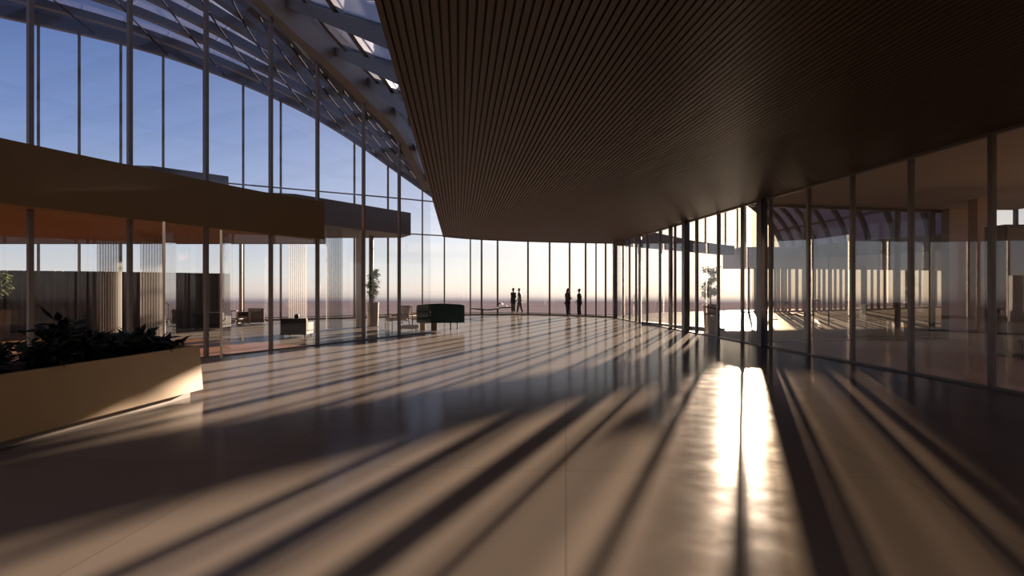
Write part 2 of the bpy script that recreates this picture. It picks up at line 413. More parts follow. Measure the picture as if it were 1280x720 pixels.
# left wall (arched head)
FA = [(-15.15,0,12.6), (-13.2,4,12.3), (-11.3,8,11.9), (-9.24,12.28,11.2), (-7.55,15.8,10.1), (-6.67,17.66,9.34), (-5.72,19.15,8.62), (-4.94,21.25,8.0), (-4.06,23.05,7.2), (-3.2,24.9,5.4)]
FPATH = smooth_path(FA, 73)
def fa_z(y):
    for a, b in zip(FPATH, FPATH[1:]):
        if a.y <= y <= b.y: return a.z+(b.z-a.z)*(y-a.y)/(b.y-a.y)
    return FPATH[-1].z
ang_l = -math.atan(.481)
win = struct_empty('window_2', 'glass wall with arched head in front of the lounge')
ys_l = [10.5, 12.28, 14.05, 15.8, 17.66, 19.3, 21.25, 23.05]
for y in ys_l:
    obj('mullion', mullion_mesh(wall_l(y), y, .09, .09, 0, fa_z(y)-.1, ang_l), 'mullion', win)
bm = B()
yy = [0, 4, 8] + ys_l + [24.9]
for y0, y1 in zip(yy, yy[1:]):
    v = []
    for s in (-.008, .008):
        for y, z in ((y0, 0), (y1, 0), (y1, fa_z(y1)-.1), (y0, fa_z(y0)-.1)): v.append(bm.verts.new((wall_l(y)+s, y, z)))
    for f in ((0,1,2,3),(7,6,5,4),(0,4,5,1),(1,5,6,2),(2,6,7,3),(3,7,4,0)): bm.faces.new([v[k] for k in f])
obj('glass', bm, 'glass', win)
bm = B(); bar(bm, (wall_l(8), 8, .015), (wall_l(24.9), 24.9, .015), .06, .03); obj('bottom_rail', bm, 'mullion', win)

# curved front facade
RA = [(-34,19.8,13.6), (-26,25.3,13.9), (-22.3,27.9,13.75), (-18.5,30.4,13.5), (-15.6,32.4,13.0), (-12.9,34.3,12.2), (-10.7,35.9,11.3), (-8.6,37.3,10.1), (-6.8,38.6,8.9), (-5,39.9,7.7), (-3.1,41,6.5), (-1,41.5,5.9)]
RPATH = smooth_path(RA, 100)
def ra_z(x):
    for a, b in zip(RPATH, RPATH[1:]):
        if a.x <= x <= b.x: return a.z+(b.z-a.z)*(x-a.x)/(b.x-a.x)
    return 5.9 if x > 0 else 13.6
win = struct_empty('window_3', 'curved glass facade facing the sea')
fpx = [-60, -5, 48, 99, 151, 204, 255, 304, 351, 398, 443, 485, 528, 555.5, 588, 602, 622, 660, 687, 712, 732, 745, 757]
for p in fpx:
    q = fac_at(p); w = .09 if p in (588, 555.5, 745, 528) else .12
    o = obj('mullion', mullion_mesh(q.x, q.y, w, .16, 0, max(4.2, ra_z(q.x)-.12), math.atan(q.x/q.y)*-1), 'mullion', win)
bm = B()
fp = FACS
for a, b in zip(fp, fp[1:]):
    v = []
    for s in (0, .016):
        for q, z in ((a, 0), (b, 0), (b, ra_z(b.x)-.1), (a, ra_z(a.x)-.1)): v.append(bm.verts.new((q.x, q.y+s, z)))
    for f in ((0,1,2,3),(7,6,5,4)): bm.faces.new([v[k] for k in f])
obj('glass', bm, 'glass', win)
for nm, z, h, w in (('bottom_rail', .04, .08, .1), ('transom', 5.05, .07, .08), ('transom', 7.15, .07, .08)):
    bm = B(); pts = [(q.x, q.y, z) for q in FACS if ra_z(q.x) > z+.2]; sweep(bm, pts, w, h); obj(nm, bm, 'mullion', win)

# courtyard room beyond the right wall
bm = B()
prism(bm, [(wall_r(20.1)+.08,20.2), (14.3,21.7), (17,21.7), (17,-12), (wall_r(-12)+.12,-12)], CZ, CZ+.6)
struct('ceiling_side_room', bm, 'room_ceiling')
win = struct_empty('window_4', 'bronze framed glass wall between side room and courtyard')
A0 = Vector((wall_r(20.0)+.1, 20.0, 0)); A1 = Vector((14.55, 21.7, 0))
def w4_at(px):
    k = (px-640)/F; u = (k*A0.y-A0.x)/((A1.x-A0.x)-k*(A1.y-A0.y)); return A0.lerp(A1, u)
a4 = math.atan2(A1.y-A0.y, A1.x-A0.x)
for p, w in ((1008, .1), (1122, .1), (1165, .13), (1201, .16)):
    q = w4_at(p); obj('mullion', mullion_mesh(q.x, q.y, w, .14, 0, CZ, a4), 'mullion', win)
bm = B(); bar(bm, A0+Vector((0,0,CZ/2)), A1+Vector((0,0,CZ/2)), .016, CZ); obj('glass', bm, 'tinted', win)
for nm, z, h in (('top_rail', CZ-.05, .1), ('bottom_rail', .04, .08)):
    bm = B(); bar(bm, A0+Vector((0,0,z)), A1+Vector((0,0,z)), .1, h); obj(nm, bm, 'mullion', win)
bm = B(); box(bm, 14.55, 15.9, 21.3, 21.7, 0, CZ); struct('wall_side_room', bm, 'tanwall')
win = struct_empty('added_window_5', 'unseen outer glass wall added to let daylight into the side room')  # out-of-view glazing, added so sky light reaches the side room
for y in (-9, -6, -3, 0, 3, 6, 9, 12, 15, 18, 21.6):
    bm = B(); box(bm, 16.95, 17.05, y-.06, y+.06, 0, CZ); obj('mullion', bm, 'mullion', win)
bm = B(); box(bm, 16.99, 17.01, -12, 21.6, 0, CZ); obj('glass', bm, 'glass', win)
bm = B(); box(bm, -36, 17.2, -12.3, -12, 0, 12.6); struct('wall_back', bm, 'slab')

# ------------------------------------------------------------------ glass roof over the atrium
roof = thing('glass_roof', 'curved glazed atrium roof with dark steel ribs above the left side', 'roof')
bm = B(); sweep(bm, [(p.x+.1, p.y, p.z+.5) for p in FPATH if p.z > 5.3], .34, 1.25); obj('arch_beam', bm, 'beam', roof)
bm = B(); sweep(bm, [(p.x, p.y, p.z+.2) for p in RPATH], .3, .8); obj('edge_beam', bm, 'roofsteel', roof)
def fr(t, s, dz=0):
    a = lerp_list(FA[1:], t); b = lerp_list(RA, t); q = a.lerp(b, s); q.z += dz + .3*math.sin(PI*s); return q
NT = 40; NSR = 8
bm = B(); g = [[bm.verts.new(fr(i/NT, j/NSR, .3)) for j in range(NSR+1)] for i in range(NT+1)]
g2 = [[bm.verts.new(fr(i/NT, j/NSR, .32)) for j in range(NSR+1)] for i in range(NT+1)]
for G in (g, g2):
    for i in range(NT):
        for j in range(NSR): bm.faces.new((G[i][j], G[i+1][j], G[i+1][j+1], G[i][j+1]))
obj('glazing', bm, 'roofglass', roof)
for s in (.10, .24, .39, .55, .71, .87):
    bm = B(); sweep(bm, [fr(i/NT, s) for i in range(NT+1)], .3, .32); obj('rib', bm, 'roofsteel', roof)
for k in range(14):                          # slanting braces between the ribs
    t0 = -.02+k*.07; t1 = min(1, t0+.13); t0 = max(0, t0)
    bm = B(); sweep(bm, [fr(t0+(t1-t0)*s, .04+.9*s, -.32) for s in [j/8 for j in range(9)]], .05, .05); obj('brace', bm, 'brace', roof)
# bay between the arch beam and the slab edge
FE = [(2,-9), (6,-4), (10,1), (12,3), (14,5), (16.2,7), (18.2,8.9), (20,10.4), (21.5,12.5), (22.8,15), (24,18.5), (24.8,23)]
def fe(u, s, dz=0):                          # u counts along the pairs of beam and slab stations
    i = max(0, min(len(FE)-2, int(u))); w = u-i
    ya = FE[i][0]+(FE[i+1][0]-FE[i][0])*w; yb = FE[i][1]+(FE[i+1][1]-FE[i][1])*w
    a = Vector((wall_l(ya)+.2, ya, fa_z(ya)+.75)); b = Vector((edge_c(yb), yb, 5.12))
    q = a.lerp(b, s); q.z += dz; return q
NU = (len(FE)-1)*3
bm = B(); g = [[bm.verts.new(fe(i/3, j/6, .16)) for j in range(7)] for i in range(NU+1)]
for i in range(NU):
    for j in range(6): bm.faces.new((g[i][j], g[i+1][j], g[i+1][j+1], g[i][j+1]))
r = bmesh.ops.extrude_face_region(bm, geom=bm.faces[:]); bmesh.ops.translate(bm, verts=[v for v in r['geom'] if isinstance(v, bmesh.types.BMVert)], vec=(0,0,.02))
obj('glazing', bm, 'roofglass', roof)
for u in range(1, len(FE)):
    bm = B(); sweep(bm, [fe(u, s/8) for s in range(9)], .55, .25); obj('rafter', bm, 'roofsteel', roof)
for s in (.3, .62):
    bm = B(); sweep(bm, [fe(i/3, s) for i in range(NU+1)], .1, .16); obj('purlin', bm, 'roofsteel', roof)

# ------------------------------------------------------------------ mezzanine slabs
FC = [(-10.2,4,0), (-9.7,8,0), (-8.88,11.1,0), (-8.1,13.5,0), (-7.35,15.6,0), (-6.6,17.55,0), (-5.66,19.2,0)]
fc = smooth_path(FC, 40)
mz = thing('mezzanine', 'ochre curved mezzanine band crossing the glass wall above the planter', 'balcony')
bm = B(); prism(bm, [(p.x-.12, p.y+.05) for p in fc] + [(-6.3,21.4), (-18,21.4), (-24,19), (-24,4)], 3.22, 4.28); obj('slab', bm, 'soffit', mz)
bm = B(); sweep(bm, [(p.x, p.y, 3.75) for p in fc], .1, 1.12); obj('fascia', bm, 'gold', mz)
bm = B(); sweep(bm, [(-6.25,21.45,3.3), (-18,21.45,3.3)], .12, .2); obj('edge_strip', bm, 'mullion', mz)
ud = thing('upper_deck', 'grey upper deck slab ending in mid air behind the left glass wall', 'balcony')
bm = B(); prism(bm, [(-8.4,24.8), (-7.7,26), (-6.2,28.7), (-4.9,31), (-5.6,32.6), (-11,33), (-20,28), (-21,24), (-12,23.4)], 4.3, 5.38); obj('slab', bm, 'grey', ud)
bm = B(); prism(bm, [(-14.4,25.6), (-12.4,28), (-13.2,29.4), (-19,28.6), (-21,24.6)], 5.38, 6.62); obj('parapet', bm, 'grey', ud)

# columns in the lounge
for (px, Y, r, m, nm, lab) in ((449, 28.6, .15, 'white', 'round_column', 'pale round column left of the potted tree in the lounge'),
                               (464, 31.5, .11, 'grey', 'round_column', 'slim grey column directly behind the lounge potted tree'),
                               (301, 32.6, .085, 'brown', 'round_column', 'slim brown column behind the brown lounge armchair')):
    bm = B(); tube(bm, [(0,0,0), (0,0,4.3)], r, 20)
    o = obj(nm, bm, m, smooth=False); o.location = ((px-640)/F*Y, Y, 0); tag(o, lab, 'column')

# pleated grey partition
bm = B(); pp = smooth_path([(-21.5,23.2,0), (-19.4,24.2,0), (-17,25.6,0), (-15,27.3,0), (-13.1,29.2,0)], 260)
rows = []
for z in (0, 1.2, 2.4):
    rows.append([bm.verts.new((p.x+.05*math.sin(i*1.1), p.y+.05*math.cos(i*1.1), z)) for i, p in enumerate(pp)])
for r0, r1 in zip(rows, rows[1:]):
    for i in range(len(pp)-1): bm.faces.new((r0[i], r0[i+1], r1[i+1], r1[i]))
o = obj('partition_screen', bm, 'partition'); sm = o.modifiers.new('thick', 'SOLIDIFY'); sm.thickness = .04
tag(o, 'long curved dark grey pleated partition screen in the lounge', 'partition')
bm = B(); box(bm, -.5, .5, -.25, .25, 0, 2.4, .01)
o = obj('tall_cabinet', bm, 'greypanel'); o.location = (-13.75, 29.95, 0); o.rotation_euler = (0,0,.5); tag(o, 'tall flat dark cabinet ending the grey partition screen', 'cabinet')

# sheer curtains
def curtain(x0, y0, x1, y1, z0, z1, lab):
    bm = B(); n = 60; a = Vector((x0, y0, 0)); b = Vector((x1, y1, 0)); d = (b-a).normalized(); nn = Vector((-d.y, d.x, 0)); rows = []
    for z in (z0, (z0+z1)/2, z1):
        rows.append([bm.verts.new(a.lerp(b, i/n) + nn*(.055*math.sin(i*.95)) + Vector((0,0,z))) for i in range(n+1)])
    for r0, r1 in zip(rows, rows[1:]):
        for i in range(n): bm.faces.new((r0[i], r0[i+1], r1[i+1], r1[i]))
    o = obj('sheer_curtain', bm, 'sheer', smooth=True); s = o.modifiers.new('thick', 'SOLIDIFY'); s.thickness = .004
    tag(o, lab, 'curtain', 'sheer curtains in the lounge')
def P(px, Y): return ((px-640)/F*Y, Y)
curtain(*P(361, 32.4), *P(384, 33.2), .02, 4.2, 'pale sheer curtain hanging behind the seated person')
curtain(*P(176, 17.6), *P(207, 18.2), .02, 3.2, 'pale sheer curtain left of the open glass door')
curtain(*P(122, 20.0), *P(152, 20.8), .02, 3.2, 'pale sheer curtain behind the tallest leaves of the planter')
curtain(*P(408, 26.6), *P(428, 27.2), .02, 4.25, 'pale sheer sheet in place of a glass reflection under the grey upper deck')  # sheer sheet stands in for a reflection in the glass

# open glass door leaves
def door_leaf(p0, p1, h, lab):
    t = thing('glass_door', lab, 'door', (p0[0], p0[1], .015), math.atan2(p1[1]-p0[1], p1[0]-p0[0]))
    Ln = math.hypot(p1[0]-p0[0], p1[1]-p0[1])
    bm = B(); box(bm, 0, Ln, -.01, .01, 0, h); obj('pane', bm, 'glass', t)
    bm = B(); box(bm, -.03, .02, -.025, .025, 0, h); obj('edge_frame', bm, 'chrome', t)
    bm = B(); tube(bm, [(.12,-.02,.9), (.12,-.07,.95), (.12,-.07,1.35), (.12,-.02,1.4)], .012, 8); obj('pull_handle', bm, 'chrome', t)
door_leaf((-7.34,13.5), (-8.04,15.3), 3.1, 'tall open glass door with bright edge beside the planter')
door_leaf((-7.02,15.45), (-7.30,16.6), 3.1, 'narrow glass door leaf standing at the second left mullion')

# ------------------------------------------------------------------ planter
PL = thing('planter', 'long sand coloured trough planter in the left foreground', 'planter')
f0, f1 = Vector((-5.62,3.9,0)), Vector((-4.90,10.15,0))
dv = (f1-f0).normalized(); nv = Vector((-dv.y, dv.x, 0))      # nv points away from the hall
W = 1.15
bm = B()
def trough(bm, e0, e1, w0, w1, z0, z1, th=.05):
    # outer shell narrows towards the foot; open top
    def ringpts(shift, ww, z, inn=0):
        a = f0+nv*(shift+inn)+dv*(e0+inn); b = f1+nv*(shift+inn)+dv*(-e1-inn)
        return [Vector((*a.xy, z)), Vector((*b.xy, z)), Vector((*(b+nv*(ww-2*inn)).xy, z)), Vector((*(a+nv*(ww-2*inn)).xy, z))]
    R = [ringpts(w0, W-2*w0, z0), ringpts(w1, W-2*w1, z1), ringpts(w1, W-2*w1, z1, th), ringpts(w1, W-2*w1, z1-.12, th)]
    V = [[bm.verts.new(p) for p in r] for r in R]
    for r0, r1 in zip(V, V[1:]):
        for k in range(4): bm.faces.new((r0[k], r0[(k+1) % 4], r1[(k+1) % 4], r1[k]))
    bm.faces.new(V[0][::-1]); bm.faces.new(V[-1])
trough(bm, 0, 0, 0, .06, .11, .80)
obj('trough', bm, 'planter', PL)
bm = B(); a = f0+nv*.14+dv*.1; b = f1+nv*.14-dv*.12
prism(bm, [tuple(a.xy), tuple(b.xy), tuple((b+nv*.86).xy), tuple((a+nv*.86).xy)], 0, .11); obj('plinth', bm, 'plinth', PL)
bm = B(); a = f0+nv*.12+dv*.06; b = f1+nv*.12-dv*.06; nx = 60; nyy = 8; random.seed(4)
g = [[bm.verts.new((*(a.lerp(b, i/nx)+nv*(.90*j/nyy)).xy, .745+random.uniform(0, .03))) for j in range(nyy+1)] for i in range(nx+1)]
for i in range(nx):
    for j in range(nyy): bm.faces.new((g[i][j], g[i+1][j], g[i+1][j+1], g[i][j+1]))
obj('soil', bm, 'soil', PL)

def leaf(bm, p, az, el, L, w, droop=.5, roll=0.0):
    p = Vector(p); pts = []
    n = 6
    d0 = Vector((math.cos(az)*math.cos(el), math.sin(az)*math.cos(el), math.sin(el)))
    side = Vector((-math.sin(az), math.cos(az), 0)); side = Matrix.Rotation(roll, 3, d0) @ side
    prof = (.06, .62, 1.0, .93, .6, .25, .0)
    q = p.copy(); d = d0.copy(); rows = []
    for i in range(n+1):
        ww = w*prof[i]/2; nrm = side.cross(d).normalized()
        rows.append((bm.verts.new(q - side*ww + nrm*ww*.35), bm.verts.new(q), bm.verts.new(q + side*ww + nrm*ww*.35)))
        q = q + d*(L/n); d = (d + Vector((0,0,-droop/n))).normalized()
    for a, b in zip(rows, rows[1:]):
        bm.faces.new((a[0], a[1], b[1], b[0])); bm.faces.new((a[1], a[2], b[2], b[1]))
def broad_plant(along, across, h, seed, lab, nstem=7):
    random.seed(seed)
    base = f0+dv*along+nv*across
    t = thing('leafy_plant', lab, 'plant', (base.x, base.y, .76), 0, 'broad-leaved plants in the trough')
    bs = B(); bl = B()
    for k in range(nstem):
        az = random.uniform(0, 2*PI); ln = h*random.uniform(.55, 1.0); out = random.uniform(.03, .34)
        x0, y0 = random.uniform(-.06, .06), random.uniform(-.06, .06)
        path = [(x0, y0, -.02), (x0+math.cos(az)*out*.4, y0+math.sin(az)*out*.4, ln*.5), (x0+math.cos(az)*out, y0+math.sin(az)*out, ln)]
        tube(bs, path, [.008, .006, .003], 6)
        for j in range(7):
            u = .2+.8*j/6; q = Vector(path[1]).lerp(Vector(path[2]), max(0, (u-.5)*2)) if u > .5 else Vector(path[0]).lerp(Vector(path[1]), u*2)
            leaf(bl, q, random.uniform(0, 2*PI), random.uniform(-.1, .95), random.uniform(.17, .30), random.uniform(.075, .125), random.uniform(.4, 1.3), random.uniform(-.4, .4))
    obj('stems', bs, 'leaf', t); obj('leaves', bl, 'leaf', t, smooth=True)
plabs = [(.9, .3, .26, 'broad-leaved plant in the trough at the left photo edge, by the front rim'),
         (1.5, .75, .28, 'dark bushy plant at the back of the trough nearest the left photo edge'),
         (1.9, .3, .24, 'low dark plant by the front rim, second from the left photo edge'),
         (2.4, .75, .30, 'dark bushy plant at the back of the trough, second from the left photo edge'),
         (2.75, .3, .27, 'low dark plant by the front rim below the rounded plant'),
         (3.25, .72, .34, 'rounded dark plant in the trough just left of the tallest one'),
         (3.6, .3, .27, 'low dark plant by the front rim just left of the tallest one'),
         (4.15, .6, .56, 'tallest plant in the trough with one raised leaf tip'),
         (4.35, .28, .28, 'low dark plant by the front rim below the tallest one'),
         (4.85, .68, .38, 'spreading dark plant with pointed leaves just right of the tallest one'),
         (5.05, .3, .25, 'low dark plant by the front rim, second from the right end of the trough'),
         (5.45, .7, .28, 'pointed dark plant at the back of the trough near its right end'),
         (5.72, .34, .20, 'last and smallest dark plant at the right end of the trough')]
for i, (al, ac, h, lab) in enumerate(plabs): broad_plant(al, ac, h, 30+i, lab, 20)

# ------------------------------------------------------------------ potted trees
def potted_tree(x, y, ph, pr, th, seed, lab, nleaf=950, spread=.38):
    random.seed(seed)
    t = thing('potted_tree', lab, 'plant', (x, y, 0))
    bm = B(); lathe(bm, [(pr*.80, 0), (pr*.86, .03), (pr, ph-.04), (pr*1.02, ph), (pr*.9, ph), (pr*.88, ph-.06)], 48, flute=-.03); obj('pot', bm, 'pot', t)
    bm = B(); lathe(bm, [(pr*.85, ph-.1), (pr*.85, ph-.05), (.01, ph-.04)], 20); obj('soil', bm, 'soil', t)
    bt = B(); bl = B(); top = Vector((.03, 0, th))
    tube(bt, [(0,0,ph-.08), (.03,.02,(ph+th)*.5), (.0,-.02,th*.95)], [.028, .02, .008], 8)
    for k in range(16):
        u = random.uniform(.03, .95); z = ph+(th-ph)*u; az = random.uniform(0, 2*PI)
        r = spread*(1-.55*abs(u-.45))*random.uniform(.6, 1.05)
        tip = Vector((math.cos(az)*r, math.sin(az)*r, min(z+random.uniform(.1, .35), th)))
        b0 = Vector((0,0,z)); mid = b0.lerp(tip, .5)+Vector((0,0,.05))
        tube(bt, [b0, mid, tip], [.01, .007, .003], 5)
        for j in range(nleaf//16):
            q = b0.lerp(tip, random.uniform(.3, 1.08)); q += Vector([random.gauss(0, .05) for _ in range(3)])
            leaf(bl, q, random.uniform(0, 2*PI), random.uniform(-.6, .8), random.uniform(.11, .18), random.uniform(.045, .075), .8)
    obj('branches', bt, 'bark', t); obj('leaves', bl, 'tree_leaf', t, smooth=True)
potted_tree(*P(466, 29), 1.1, .28, 2.52, 5, 'leafy tree in a tall pot standing in the lounge near the cream chair')
potted_tree(7.66, 24.7, 1.1, .27, 2.48, 8, 'leafy tree in a tall pot standing outside the right glass wall')
potted_tree(*P(0, 21.2), 1.0, .3, 2.35, 11, 'leafy potted tree cut by the left photo edge')

# ------------------------------------------------------------------ furniture
def rounded(bm, x0, x1, y0, y1, z0, z1, r=.04): box(bm, x0, x1, y0, y1, z0, z1, min(r, (x1-x0)*.45, (y1-y0)*.45, (z1-z0)*.45))
def place(px, Y): return ((px-640)/F*Y, Y, 0)
# dark teal curved sofa seen from behind
t = thing('curved_sofa', 'dark teal curved-back sofa seen from behind on wooden feet', 'sofa', place(551, 26.6), .12)
bm = B(); n = 26; out_r = []; 
def bandpts(off, n=26):
    r = []
    for i in range(n+1):
        u = -1+2*i/n; x = u*(.98-off)
        yb = -.42+off+.30*abs(u)**4
        r.append((x, yb))
    r = [(-.98+off, .38)] + r + [(.98-off, .38)]
    return r
outp = bandpts(0); inp = bandpts(.16)
prism(bm, outp + inp[::-1], .30, 1.06)
bmesh.ops.bevel(bm, geom=[e for e in bm.edges if min(v.co.z for v in e.verts) > 1.0 and len(e.link_faces) == 2 and e.calc_face_angle(0) > .8], offset=.035, segments=3, affect='EDGES')
for v in bm.verts:
    if v.co.z > .9: v.co.z += .055*(1-(v.co.x/.98)**2)-.02
obj('backrest', bm, 'teal', t)
bm = B(); rounded(bm, -.84, .84, -.22, .46, .32, .52, .06); obj('seat', bm, 'teal', t)
bm = B(); rounded(bm, -1.0, -.70, -.16, .40, .31, 1.0, .03); obj('arm_panel', bm, 'taupe', t)  # left end coloured lighter than the teal shell
for x, y, w, m in ((-.74, -.22, .11, 'wood'), (-.28, -.30, .12, 'brown')):
    bm = B(); rounded(bm, x-w, x+w, y-.05, y+.12, 0, .31, .01); tag(obj('foot', bm, m, t), 'broad wooden block foot')
for x, y in ((.40, -.25), (.70, .3), (-.7, .33)):
    bm = B(); tube(bm, [(x, y, 0), (x, y, .31)], .025, 8); obj('leg', bm, 'black', t)

def lounge_chair(px, Y, rz, lab, fab='cream', group=None):
    t = thing('lounge_chair', lab, 'armchair', place(px, Y), rz, group)
    bm = B(); rounded(bm, -.34, .34, -.36, .34, .36, .50, .05); obj('seat', bm, fab, t)
    bm = B(); box(bm, -.34, .34, -.06, .06, 0, .46, .045, Matrix.Rotation(-.22, 3, 'X'), (0, .36, .46)); obj('backrest', bm, fab, t)
    bm = B(); box(bm, -.30, .30, -.05, .05, 0, .10, .04, Matrix.Rotation(-.22, 3, 'X'), (0, .47, .84)); obj('headrest', bm, 'dark', t)
    for s in (-1, 1):
        bm = B(); tube(bm, [(s*.37,-.36,0), (s*.37,-.36,.58), (s*.37,.34,.62), (s*.37,.44,0)], .018, 8); obj('arm_frame', bm, 'black', t)
        bm = B(); rounded(bm, s*.37-.035, s*.37+.035, -.38, .28, .585, .615, .01); obj('armrest', bm, 'wood', t)
    bm = B(); tube(bm, [(-.37,-.34,.34), (.37,-.34,.34)], .014, 8); tube(bm, [(-.37,.4,.34), (.37,.4,.34)], .014, 8); obj('cross_bar', bm, 'black', t)
    return t
lounge_chair(496, 27.2, -1.0, 'cream lounge chair with dark legs beside the far left post')
lounge_chair(516, 28.6, .9, 'cream lounge chair half hidden behind the left end of the teal sofa', 'cream')
t = thing('ottoman', 'low flat pale footstool between the cream chairs and teal sofa', 'ottoman', place(511, 25.7))
bm = B(); rounded(bm, -.36, .36, -.25, .25, .10, .24, .04); obj('cushion', bm, 'cream', t)
for sx in (-1, 1):
    for sy in (-1, 1):
        bm = B(); tube(bm, [(sx*.3, sy*.19, 0), (sx*.3, sy*.19, .11)], .015, 6); obj('leg', bm, 'black', t)

def club_chair(px, Y, rz, w, d, h, fab, lab, frame=None, cat='armchair', name='club_armchair', seats=1):
    t = thing(name, lab, cat, place(px, Y), rz)
    bm = B(); rounded(bm, -w/2, w/2, -d/2, d/2, .08, .20, .03); obj('base', bm, fab, t)
    iw = w-.32
    for k in range(seats):
        bm = B(); rounded(bm, -iw/2+iw*k/seats+.005, -iw/2+iw*(k+1)/seats-.005, -d/2, d/2-.16, .20, .38, .05); obj('seat_cushion', bm, fab, t)
    bm = B(); rounded(bm, -w/2, w/2, d/2-.18, d/2, .20, h, .05); obj('backrest', bm, fab, t)
    for s in (-1, 1):
        bm = B(); rounded(bm, min(s*w/2, s*(w/2-.15)), max(s*w/2, s*(w/2-.15)), -d/2, d/2-.17, .20, h*.78, .04); obj('armrest', bm, fab, t)
    for sx in (-1, 1):
        for sy in (-1, 1):
            bm = B(); tube(bm, [(sx*(w/2-.08), sy*(d/2-.08), 0), (sx*(w/2-.08), sy*(d/2-.08), .09)], .02, 8); obj('leg', bm, 'black', t)
    if frame:
        for s in (-1, 1):
            bm = B(); x = s*(w/2+.02)
            tube(bm, [(x,-d/2,.02), (x,-d/2,.58), (x,d/2,.72), (x,d/2,.02), (x,-d/2,.02)], .016, 8); obj('side_frame', bm, frame, t)
    return t
club_chair(371.5, 22.9, PI, .92, .85, .66, 'dark', 'dark square armchair holding a reclining person, back to the camera')
club_chair(265, 26.9, PI, 1.25, .85, .72, 'dark', 'dark low sofa in front of the grey partition screen', None, 'sofa', 'sofa', 2)
club_chair(313, 30.8, -.5, .98, .85, .76, 'brown', 'brown leather armchair with metal side frames facing the low table', 'chrome')
t = thing('coffee_table', 'low thin-topped table between dark sofa and brown armchair', 'table', place(290, 29.4))
bm = B(); rounded(bm, -.42, .42, -.3, .3, .30, .33, .01); obj('tabletop', bm, 'black', t)
bm = B(); rounded(bm, -.36, .36, -.25, .25, .12, .14, .005); obj('lower_shelf', bm, 'black', t)
for sx in (-1, 1):
    for sy in (-1, 1):
        bm = B(); tube(bm, [(sx*.38, sy*.26, 0), (sx*.38, sy*.26, .31)], .014, 8); obj('leg', bm, 'black', t)
t = thing('side_table', 'small thin metal side table right behind the coffee table', 'table', place(289, 31.3))
bm = B(); lathe(bm, [(.28, .60), (.29, .61), (.29, .63), (.28, .64)], 24); obj('tabletop', bm, 'black', t)
bm = B(); tube(bm, [(0,0,.02), (0,0,.61)], .016, 8); obj('stem', bm, 'black', t)
bm = B(); lathe(bm, [(.18, 0), (.18, .015), (.02, .03)], 24); obj('base', bm, 'black', t)

# long sagging bench with round headrest near the facade
t = thing('chaise_longue', 'low black sling chaise with arched headrest by the sea facade', 'chaise', place(614, 38.6)); t.scale = (1.0, 1.0, 1.18)
bm = B(); sl = [(-1.25,.44), (-.9,.39), (-.5,.36), (0,.35), (.35,.40), (.6,.45), (.9,.46), (1.25,.46)]
pts = smooth_path([(x, 0, z) for x, z in sl], 30)
rows = [[bm.verts.new((p.x, y, p.z+dz)) for y, dz in ((-.3,0), (-.3,.06), (.3,.06), (.3,0))] for p in pts]
for a, b in zip(rows, rows[1:]):
    for k in range(4): bm.faces.new((a[k], a[(k+1) % 4], b[(k+1) % 4], b[k]))
bm.faces.new(rows[0][::-1]); bm.faces.new(rows[-1]); obj('sling_seat', bm, 'black', t)
bm = B(); hp = smooth_path([(.32,0,.44), (.38,0,.62), (.50,0,.74), (.64,0,.70), (.70,0,.64)], 16)
rows = [[bm.verts.new((p.x, y, p.z)) for y in (-.2, .2)] + [bm.verts.new((p.x+.01, y, p.z-.07*math.sin(PI*min(1, i/12)))) for y in (.2, -.2)] for i, p in enumerate(hp)]
for a, b in zip(rows, rows[1:]):
    for k in range(4): bm.faces.new((a[k], a[(k+1) % 4], b[(k+1) % 4], b[k]))
obj('headrest', bm, 'black', t)
for x, top in ((-.52, .37), (.38, .42)):
    bm = B(); 
    for s in (-1, 1): tube(bm, [(x, s*.24, 0), (x, s*.24, top)], .03, 8)
    tube(bm, [(x, -.26, .03), (x, .26, .03)], .025, 8); obj('leg', bm, 'black', t)
bm = B(); tube(bm, [(.9,-.27,.46), (.92,-.27,.56), (.92,.27,.56), (.9,.27,.46)], .018, 8); obj('end_hoop', bm, 'black', t)

# far chairs seen across the courtyard
def far_chair(x, y, rz, lab):
    t = thing('bistro_chair', lab, 'chair', (x, y, 0), rz, 'black chairs at the far courtyard facade')
    bm = B(); rounded(bm, -.2, .2, -.2, .2, .44, .47, .01); obj('seat', bm, 'black', t)
    bm = B(); rounded(bm, -.2, .2, .18, .21, .66, .88, .01); obj('backrest', bm, 'black', t)
    for sx in (-1, 1):
        for sy in (-1, 1):
            bm = B(); tube(bm, [(sx*.18, sy*.18, 0), (sx*.18, sy*.19, .88 if sy > 0 else .45)], .014, 6); obj('leg', bm, 'black', t)
far_chair(16.6, 41.0, 2.6, 'black chair furthest left on the far courtyard paving')
far_chair(17.6, 41.4, -2.6, 'black chair second from left on the far courtyard paving')
t = thing('bar_stool', 'tall black stool near the far curved courtyard facade', 'stool', (19.6, 41.2, 0))
bm = B(); lathe(bm, [(.2, .92), (.24, .96), (.24, 1.0), (.2, 1.02)], 20); obj('seat', bm, 'black', t)
for k in range(4):
    a = PI/4+k*PI/2; bm = B(); tube(bm, [(math.cos(a)*.26, math.sin(a)*.26, 0), (math.cos(a)*.12, math.sin(a)*.12, .94)], .014, 6); obj('leg', bm, 'black', t)

